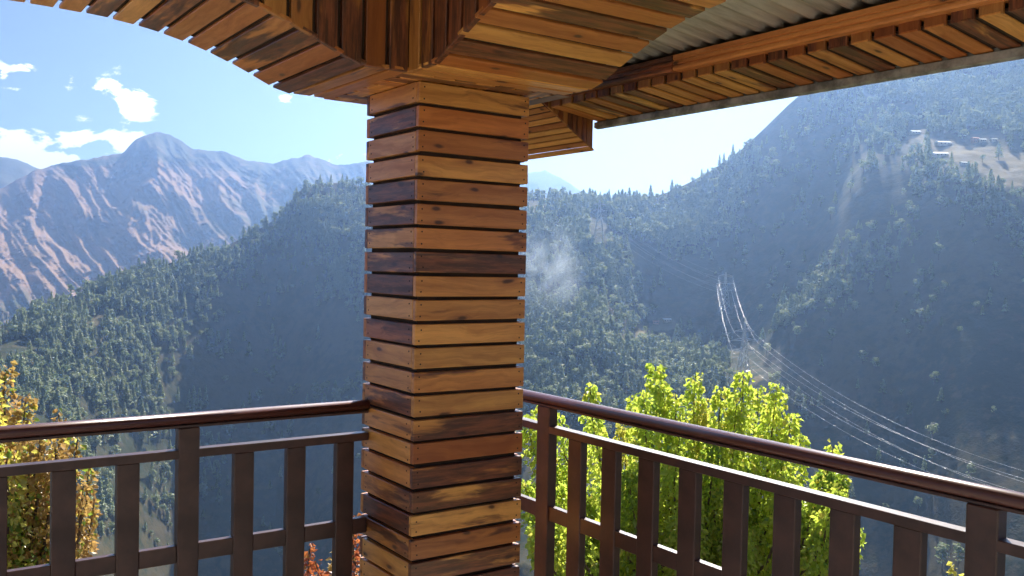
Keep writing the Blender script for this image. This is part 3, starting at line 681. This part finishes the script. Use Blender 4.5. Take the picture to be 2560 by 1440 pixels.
def railing(label, p0, p1, bal, tall, bwid, group=None):
    """p0 to p1 run along the front face line; bal = baluster centres measured from p0"""
    e = empty('balcony_railing', (p0[0], p0[1], 0)); tag(e, label, 'railing')
    d = Vector((p1[0]-p0[0], p1[1]-p0[1], 0)); L_ = d.length; d.normalize(); R = basis(d, Vector((0, 0, 1)).cross(d))
    pipe_rail(e, (0, 0, 0), d*L_, d)
    def rail(nm, top, h, dep): plank(nm, d*(L_/2)+Vector((0, 0, top-h/2)), L_, dep, h, PAINT, e, R, (1, 1, 1, 1), .002)
    rail('middle_rail', ZM, .030, .044)
    rail('bottom_rail', ZF+.04, .040, .044)
    bl = sorted(bal)
    edges = [0]+[q for b in bl for q in (b-bwid/2, b+bwid/2)]+[L_]
    for a, b in zip(edges[0::2], edges[1::2]):           # lower rail in lengths between the balusters
        if b-a > .02: plank('lower_rail', d*((a+b)/2)+Vector((0, 0, ZL-.03)), b-a, .028, .060, PAINT, e, R, (1, 1, 1, 1), .002)
    RU = basis((0, 0, 1), d)
    for b in bl:
        top = ZM-.030 if b not in tall else ZH-.050
        if b in tall:
            plank('post', d*b+Vector((0, 0, (top+.0)/2)), top, bwid, .046, PAINT, e, RU, (1, 1, 1, 1), .003)
        else: plank('baluster', d*b+Vector((0, 0, (top+ZF+.04)/2)), top-ZF-.04, bwid, .034, PAINT, e, RU, (1, 1, 1, 1), .003)
    return e
# left: along X at y = N + .35, from the column away to the left; balusters every 0.197 m
yl = NY+.365
lb = [.095+.1965*i for i in range(14)]
railing('brown railing running to the column in front of the forested spur and the orange-leaved tree', (NX-.004, yl), (NX-2.9, yl), lb, [lb[3], lb[9]], .072)
# right: along Y at x = N + .709, from behind the column towards the camera
xr = NX+.722; y0r = NY+.46
rbz = [y0r-NY-(.158-.2045*i) for i in range(19)]
railing('brown railing running past the column in front of the yellow-green tree and power lines', (xr, y0r), (xr, NY-3.4), rbz, [rbz[9], rbz[0]], .083)

# ------------------------------------------------------------------ trees by the balcony
def leaf_fill(rows, V, F, c, d, size, r):
    """one folded pointed leaf at c hanging along d"""
    d = d.normalized(); n_ = d.orthogonal().normalized(); n_.rotate(Quaternion(d, r.uniform(0, 6.283))); w = d.cross(n_)
    L_ = size; b_ = size*.40; i = len(V)
    V += [c, c+d*L_*.45+w*b_+n_*b_*.25, c+d*L_+n_*(-.12*L_), c+d*L_*.45-w*b_+n_*b_*.25]
    F += [(i, i+1, i+2), (i, i+2, i+3)]
def limb(pts, r0, r1, V, F, n=6):
    base = len(V)
    for k_, p in enumerate(pts):
        t = (pts[min(k_+1, len(pts)-1)]-pts[max(k_-1, 0)]).normalized(); a = t.orthogonal().normalized(); b = t.cross(a); rr_ = r0+(r1-r0)*k_/(len(pts)-1)
        for i in range(n): q = 2*math.pi*i/n; V.append(p+(a*math.cos(q)+b*math.sin(q))*rr_)
    for k_ in range(len(pts)-1):
        for i in range(n): j = (i+1) % n; o = base+k_*n; F.append((o+i, o+j, o+n+j, o+n+i))
def shoot_tree(name, label, head, ground, tips, mats, size, per_m, rad, seed, droop=.9, from_t=.25):
    r = random.Random(seed); e = empty(name, ground); tag(e, label, 'tree'); g0 = Vector(ground); hd = Vector(head)
    V, F = [], []; pts = [g0+Vector((0, 0, -.3))]+[g0.lerp(hd, k_/5)+Vector((r.gauss(0, .04), r.gauss(0, .04), 0)) for k_ in range(1, 5)]+[hd]
    limb([p-g0 for p in pts], .14, .09, V, F, 9)
    lim = []
    groups = [([], []) for _ in mats]
    for tp, thick, mi in tips:
        tp = Vector(tp); mid = Vector((hd.x+(tp.x-hd.x)*.85, hd.y+(tp.y-hd.y)*.85, hd.z+(tp.z-hd.z)*.38)); n = 14
        cv = [hd*((1-t)**2)+mid*(2*t*(1-t))+tp*(t*t) for t in [k_/n for k_ in range(n+1)]]
        cv = [c+Vector((r.gauss(0, .012), r.gauss(0, .012), 0)) for c in cv]
        lV, lF = [], []; limb([c-g0 for c in cv], .032, .004, V, F, 5)
        ln = sum((cv[k_+1]-cv[k_]).length for k_ in range(n)); nl = int(per_m*ln*(1-from_t)*thick)
        for _ in range(nl):
            t = from_t+(1-from_t)*r.random()**.8; f = t*n; k_ = min(int(f), n-1); c = cv[k_].lerp(cv[k_+1], f-k_)
            rd = rad*thick*(.35+.75*min(1, (1-t)*3.2))*math.sqrt(r.random()); a = r.uniform(0, 6.283)
            out = Vector((math.cos(a), math.sin(a), 0)); p = c+out*rd+Vector((0, 0, r.uniform(-.06, .06)))
            d = out*r.uniform(.2, .8)+Vector((0, 0, -droop*r.uniform(.2, 1.2)))+Vector((r.gauss(0, .3), r.gauss(0, .3), r.gauss(0, .3)))
            gi_ = mi if r.random() < .8 else r.randrange(len(mats))
            leaf_fill(None, *groups[gi_], p-g0, d, size*r.uniform(.5, 1.35), r)
    mesh_obj('trunk', V, F, BARK, e, True)
    for (gv, gf), m_ in zip(groups, mats):
        if gf: mesh_obj('crown', gv, gf, m_, e)['kind'] = 'stuff'
    return e
def zt(x_, y_): return -3.6 if math.hypot(x_, y_) < 12 else -3.6-.6*(math.hypot(x_, y_)-12)
YG = leaf_material('yellow_green_leaves', ((.62, .74, .10), (.74, .76, .11), (.42, .56, .08)), .70, .35, 2.5)
YL = leaf_material('yellow_leaves', ((.78, .66, .13), (.72, .68, .14), (.52, .52, .10)), .62, .35, 3)
GR = leaf_material('green_leaves', ((.26, .40, .05), (.40, .52, .06), (.16, .27, .04)), .6, .3, 3)
ORG = leaf_material('orange_leaves', ((.60, .36, .11), (.56, .44, .12), (.40, .24, .10)), .5, .4, 4)
RED = leaf_material('red_leaves', ((.55, .12, .05), (.62, .26, .07), (.32, .09, .04)), .5, .4, 4)
r_ = random.Random(5)
tips = []
for (a_, b_, th) in ((1322, 1040, .9), (1345, 1028, .8), (1398, 1040, .9), (1475, 966, .9), (1492, 1048, 1), (1556, 1062, 1), (1592, 1000, 1), (1640, 916, 1.15), (1612, 985, 1), (1690, 990, 1), (1735, 940, 1.15), (1752, 1010, 1), (1772, 1030, .9), (1806, 976, 1), (1860, 936, 1.15), (1892, 975, 1), (1946, 966, 1.05), (1925, 1025, 1), (1978, 1040, 1), (1996, 1090, .9), (2085, 1116, 1), (2108, 1170, .9), (2062, 1205, .9), (2152, 1320, .7), (1840, 1010, 1), (1665, 960, 1)):
    tips.append((pix(a_, b_, r_.uniform(8.6, 9.5)), th, 1 if r_.random() < .14 else 0))
for _ in range(46):
    a_ = r_.uniform(1310, 2110); b_ = r_.uniform(1080, 1330) if a_ > 1580 else r_.uniform(1120, 1330)
    tips.append((pix(a_, b_, r_.uniform(8.0, 9.8)), 1, r_.choice((0, 0, 2))))
hd = pix(1730, 1640, 9.0); shoot_tree('fruit_tree', 'bushy yellow-green tree with upright leafy shoots below the power lines', hd, (hd.x, hd.y, -3.7), tips, (YG, YL, GR), .049, 580, .175, 3)
tips = []
for (a_, b_, th, m_) in ((8, 925, .8, 1), (-30, 960, 1, 0), (55, 1000, .9, 1), (30, 1035, 1, 0), (150, 1035, .5, 1), (100, 1075, .9, 1), (140, 1110, .8, 1), (190, 1100, .5, 1), (225, 1165, .5, 1), (212, 1215, .5, 1), (70, 1110, 1, 1), (20, 1130, 1, 0), (235, 1260, .4, 1), (110, 1180, 1, 1), (225, 1340, .4, 1), (60, 1220, 1.1, 0), (10, 1240, 1.1, 2), (100, 1290, 1, 2), (40, 1350, 1.1, 2), (90, 1400, 1, 2), (-80, 1000, 1, 0), (-60, 1120, 1, 1), (-140, 1080, 1, 0), (130, 1330, .8, 0)):
    tips.append((pix(a_, b_, r_.uniform(6.6, 7.4)), th, m_))
hd = pix(20, 1720, 7); shoot_tree('autumn_tree', 'small tree with orange and yellow autumn leaves behind the railing', hd, (hd.x, hd.y, -3.7), tips, (YL, ORG, GR), .042, 560, .17, 8, .5)
tips = [(pix(a_, b_, r_.uniform(5.2, 5.7)), .7, m_) for a_, b_, m_ in ((772, 1372, 0), (790, 1405, 0), (838, 1368, 1), (884, 1345, 0), (892, 1290, 0), (865, 1400, 1), (812, 1425, 1))]
hd = pix(835, 1800, 5.5); shoot_tree('red_shrub', 'red-leaved shrub tip showing low beside the column', hd, (hd.x, hd.y, -3.7), tips, (RED, ORG), .036, 420, .08, 9, .3, .3)
tips = [(pix(a_, b_, 7.5), .8, 0) for a_, b_ in ((2390, 1422), (2415, 1436), (2370, 1445))]
hd = pix(2392, 1800, 7.5); shoot_tree('yellow_shrub', 'tip of a yellow shrub under the railing post below the power cables', hd, (hd.x, hd.y, -3.7), tips, (YL, YG), .045, 200, .08, 10, .4, .3)

# ------------------------------------------------------------------ power line
STEEL = plain('galvanised_steel', (.55, .56, .57), .45, .3, .1, .5)
WIRE = plain('aluminium_cable', (.70, .71, .74), .35, .4, .05, .5)
def bar(V, F, a, b, w):
    a, b = Vector(a), Vector(b); t = (b-a).normalized(); x_ = t.orthogonal().normalized()*w; y_ = t.cross(x_).normalized()*w; o = len(V)
    for p in (a, b): V += [p+x_+y_, p-x_+y_, p-x_-y_, p+x_-y_]
    F += [(o+i, o+(i+1) % 4, o+4+(i+1) % 4, o+4+i) for i in range(4)]+[(o+3, o+2, o+1, o), (o+4, o+5, o+6, o+7)]
def pylon(label, base, H, yaw, arms, lean=.17):
    e = empty('power_pylon', base); e.rotation_euler.z = yaw; tag(e, label, 'pylon', 'pylons of the power line across the valley')
    hw = lambda z_: H*lean*.5*(1-z_/H)**1.25+.55
    for sx_ in (-1, 1):
        for sy_ in (-1, 1):
            V, F = [], []
            zs = [-2, H*.25, H*.5, H*.75, H]
            for a, b in zip(zs, zs[1:]): bar(V, F, (sx_*hw(max(a, 0)), sy_*hw(max(a, 0)), a), (sx_*hw(b), sy_*hw(b), b), .30)
            mesh_obj('leg', V, F, STEEL, e)
    V, F = [], []; zs = [H*k_/9 for k_ in range(10)]
    for a, b in zip(zs, zs[1:]):
        for s1 in (-1, 1):
            bar(V, F, (-hw(a), s1*hw(a), a), (hw(b), s1*hw(b), b), .15); bar(V, F, (hw(a), s1*hw(a), a), (-hw(b), s1*hw(b), b), .09)
            bar(V, F, (s1*hw(a), -hw(a), a), (s1*hw(b), hw(b), b), .15); bar(V, F, (s1*hw(a), hw(a), a), (s1*hw(b), -hw(b), b), .15)
    mesh_obj('bracing', V, F, STEEL, e)
    ends = []
    for z_, L_ in arms:
        V, F = [], []
        for s1 in (-1, 1):
            tipp = Vector((s1*L_, 0, z_))
            for s2 in (-1, 1): bar(V, F, (s1*hw(z_), s2*hw(z_), z_), tipp, .22); bar(V, F, (s1*hw(z_+2.4), s2*.4, min(z_+2.6, H)), tipp, .18)
            ends.append(tipp-Vector((0, 0, 2.2)))
            bar(V, F, tipp, tipp-Vector((0, 0, 2.2)), .12)
        mesh_obj('crossarm', V, F, STEEL, e)
    Rz = Matrix.Rotation(yaw, 3, 'Z')
    return [Vector(base)+Rz @ q for q in ends]
def base_at(px_, py_): p = hit(px_, py_); return p, math.hypot(p.x, p.y)
b1, r1 = base_at(1858, 945); H1 = 136/FPX*r1
b2, r2 = base_at(1812, 775); H2 = 92/FPX*r2
b3, r3 = base_at(1497, 600); H3 = 100/FPX*r3
b4 = pix(3060, 1480, 560); H4 = 44
rt = math.atan2(R0.y, R0.x)
e1 = pylon('steel pylon in the valley where the cables bend towards the balcony', b1, H1, rt+.15, ((H1*.67, H1*.26), (H1*.49, H1*.20), (H1*.84, H1*.18)))
e2 = pylon('fainter steel pylon on the dark slope behind the nearer pylon', b2, H2, rt+.35, ((H2*.70, H2*.27), (H2*.52, H2*.20), (H2*.9, H2*.22)))
e3 = pylon('distant pylon on the wooded saddle above the smoke', b3, H3, rt-.2, ((H3*.72, H3*.17), (H3*.56, H3*.17), (H3*.88, H3*.14)), .22)
e4 = pylon('steel pylon beyond the railing that receives the valley cables', b4, H4, rt+.4, ((H4*.67, H4*.26), (H4*.49, H4*.20), (H4*.84, H4*.18)))
def cable(a, b, sag, rad_, label, group):
    cu = bpy.data.curves.new('power_cable', 'CURVE'); cu.dimensions = '3D'; cu.bevel_depth = rad_; cu.bevel_resolution = 1; n = 40
    sp_ = cu.splines.new('POLY'); sp_.points.add(n)
    for k_ in range(n+1):
        t = k_/n; p = a.lerp(b, t); p.z -= sag*4*t*(1-t); sp_.points[k_].co = (*(p-a), 1)
    o = bpy.data.objects.new('power_cable', cu); C.objects.link(o); me = bpy.data.meshes.new_from_object(o); C.objects.unlink(o); bpy.data.objects.remove(o)
    o = link('power_cable', me, WIRE); o.location = a; tag(o, label, 'cable', group)
for a, b in zip(e1, e4): cable(a, b, 27, .05, 'thin power cable sagging from the nearer pylon across the valley', 'cables sagging across the valley')
for a, b in zip(e2, e1): cable(a, b, 9, .075, 'bright power cable hanging between the two pylons on the dark slope', 'cables between the two valley pylons')
for a, b in zip(e3, e2): cable(a, b, 12, .05, 'faint power cable from the saddle pylon to the dark slope', 'faint cables from the saddle')

# ------------------------------------------------------------------ houses on the hillside
ROOFW = plain('white_sheet_roof', (.78, .78, .76), .4, .1, .05, .3); ROOFR = plain('rust_red_roof', (.42, .13, .08), .6, 0, .15, .3); WALLC = plain('limewash', (.62, .55, .45), .8, 0, .12, .3); WALLP = plain('pink_plaster', (.62, .33, .25), .8, 0, .12, .3); GLASS = plain('dark_window', (.03, .03, .035), .15, 0, .1, 1)
def house(label, px_, py_, wpx, mat_r, mat_w, storeys=1, turn=0., grp=None):
    p, r__ = base_at(px_, py_); w = wpx/FPX*r__; d = w*.62; h = 2.6*storeys
    e = empty('village_house', (p.x, p.y, p.z-.4)); e.rotation_euler.z = rt+turn; tag(e, label, 'house', grp)
    wl = link('wall', box_mesh('wall', w, d, h+1.6, .03), mat_w, e); wl.location = (0, 0, h/2-.6)
    o_ = .5; rz = h+.2; V = [(-w/2-o_, -d/2-o_, rz-.1), (w/2+o_, -d/2-o_, rz-.1), (w/2+o_, 0, rz+d*.20), (-w/2-o_, 0, rz+d*.20), (-w/2-o_, d/2+o_, rz-.1), (w/2+o_, d/2+o_, rz-.1)]; V += [(a, b, c+.14) for a, b, c in V]
    mesh_obj('roof', V, [(0, 3, 2, 1), (3, 4, 5, 2), (6, 7, 8, 9), (9, 8, 11, 10), (0, 1, 7, 6), (4, 10, 11, 5), (0, 6, 9, 3), (3, 9, 10, 4), (1, 2, 8, 7), (2, 5, 11, 8)], mat_r, e)
    for st in range(storeys):
        for q in (-.3, 0, .3):
            wn_ = link('window', BOX.setdefault('hw', box_mesh('window', 1.1, .08, 1.2, 0)), GLASS, e); wn_.location = (q*w, -d/2-.03, 1.5+2.9*st)
house('white-roofed house at the upper end of the hillside village', 2288, 334, 20, ROOFW, WALLC)
house('long white-roofed house in the middle of the village fields', 2357, 362, 30, ROOFW, WALLC, 1, .1)
house('long white-roofed house lowest in the village fields', 2350, 390, 30, ROOFW, WALLC, 1, -.1)
house('tall pink village house beside two small white roofs', 2438, 356, 15, ROOFR, WALLP, 2, .2)
house('small white-roofed house next to the pink house', 2456, 354, 14, ROOFW, WALLC)
house('small white-roofed house farther from the pink house at the forest edge', 2484, 353, 14, ROOFW, WALLC, 1, .3)
house('pair-like low white house under the village terraces', 2408, 412, 14, ROOFW, WALLC, 1, .2)
house('farmhouse with white roof at the end of the ridge track', 1667, 803, 20, ROOFW, WALLC, 1, .2)
house('pinkish farm shed beside the ridge farmhouse', 1640, 808, 14, ROOFR, WALLP, 1, -.2)

# ------------------------------------------------------------------ smoke and haze
def volume(name, verts_obj, build):
    m = bpy.data.materials.new(name); m.use_nodes = True; nt = m.node_tree; nt.nodes.clear(); g = G(nt); out = g.n('ShaderNodeOutputMaterial')
    pv = g.n('ShaderNodeVolumePrincipled'); build(g, pv); g.put(out.inputs['Volume'], pv.outputs[0]); verts_obj.data.materials.append(m)
bm = bmesh.new(); bmesh.ops.create_icosphere(bm, subdivisions=3, radius=1)
smoke = link('smoke', bm_mesh('smoke', bm)); sp0 = hit(1395, 800); rs = math.hypot(sp0.x, sp0.y)-20
smoke.location = pix(1365, 676, rs); smoke.scale = (70/FPX*rs*1.7, 70/FPX*rs*1.7, 150/FPX*rs)
tag(smoke, 'thin pale smoke drifting up from the wooded hillside', kind='stuff')
def sm(g, pv):
    tc = g.n('ShaderNodeTexCoord').outputs['Object']
    n = g.noise(g.vm('ADD', tc, (3.1, 1.7, .4)), 1.9, 6, .62, .9); L_ = g.vm('LENGTH', tc, None, 1)
    d = g.m('MULTIPLY', g.ss(n, .38, .80), g.ss(L_, .35, .98, 1, 0))
    g.put(pv.inputs['Density'], g.m('MULTIPLY', d, .016)); pv.inputs['Color'].default_value = (.80, .89, 1, 1); pv.inputs['Anisotropy'].default_value = .3
volume('smoke', smoke, sm)
HAZE = 1.65e-4
hb = link('haze', box_mesh('haze', 14000, 14000, 1420, 0)); hb.location = (0, 0, 660-710); hb['kind'] = 'stuff'
def hz(g, pv):
    pv.inputs['Density'].default_value = HAZE; pv.inputs['Color'].default_value = (.36, .58, 1, 1); pv.inputs['Anisotropy'].default_value = .7
volume('haze', hb, hz)
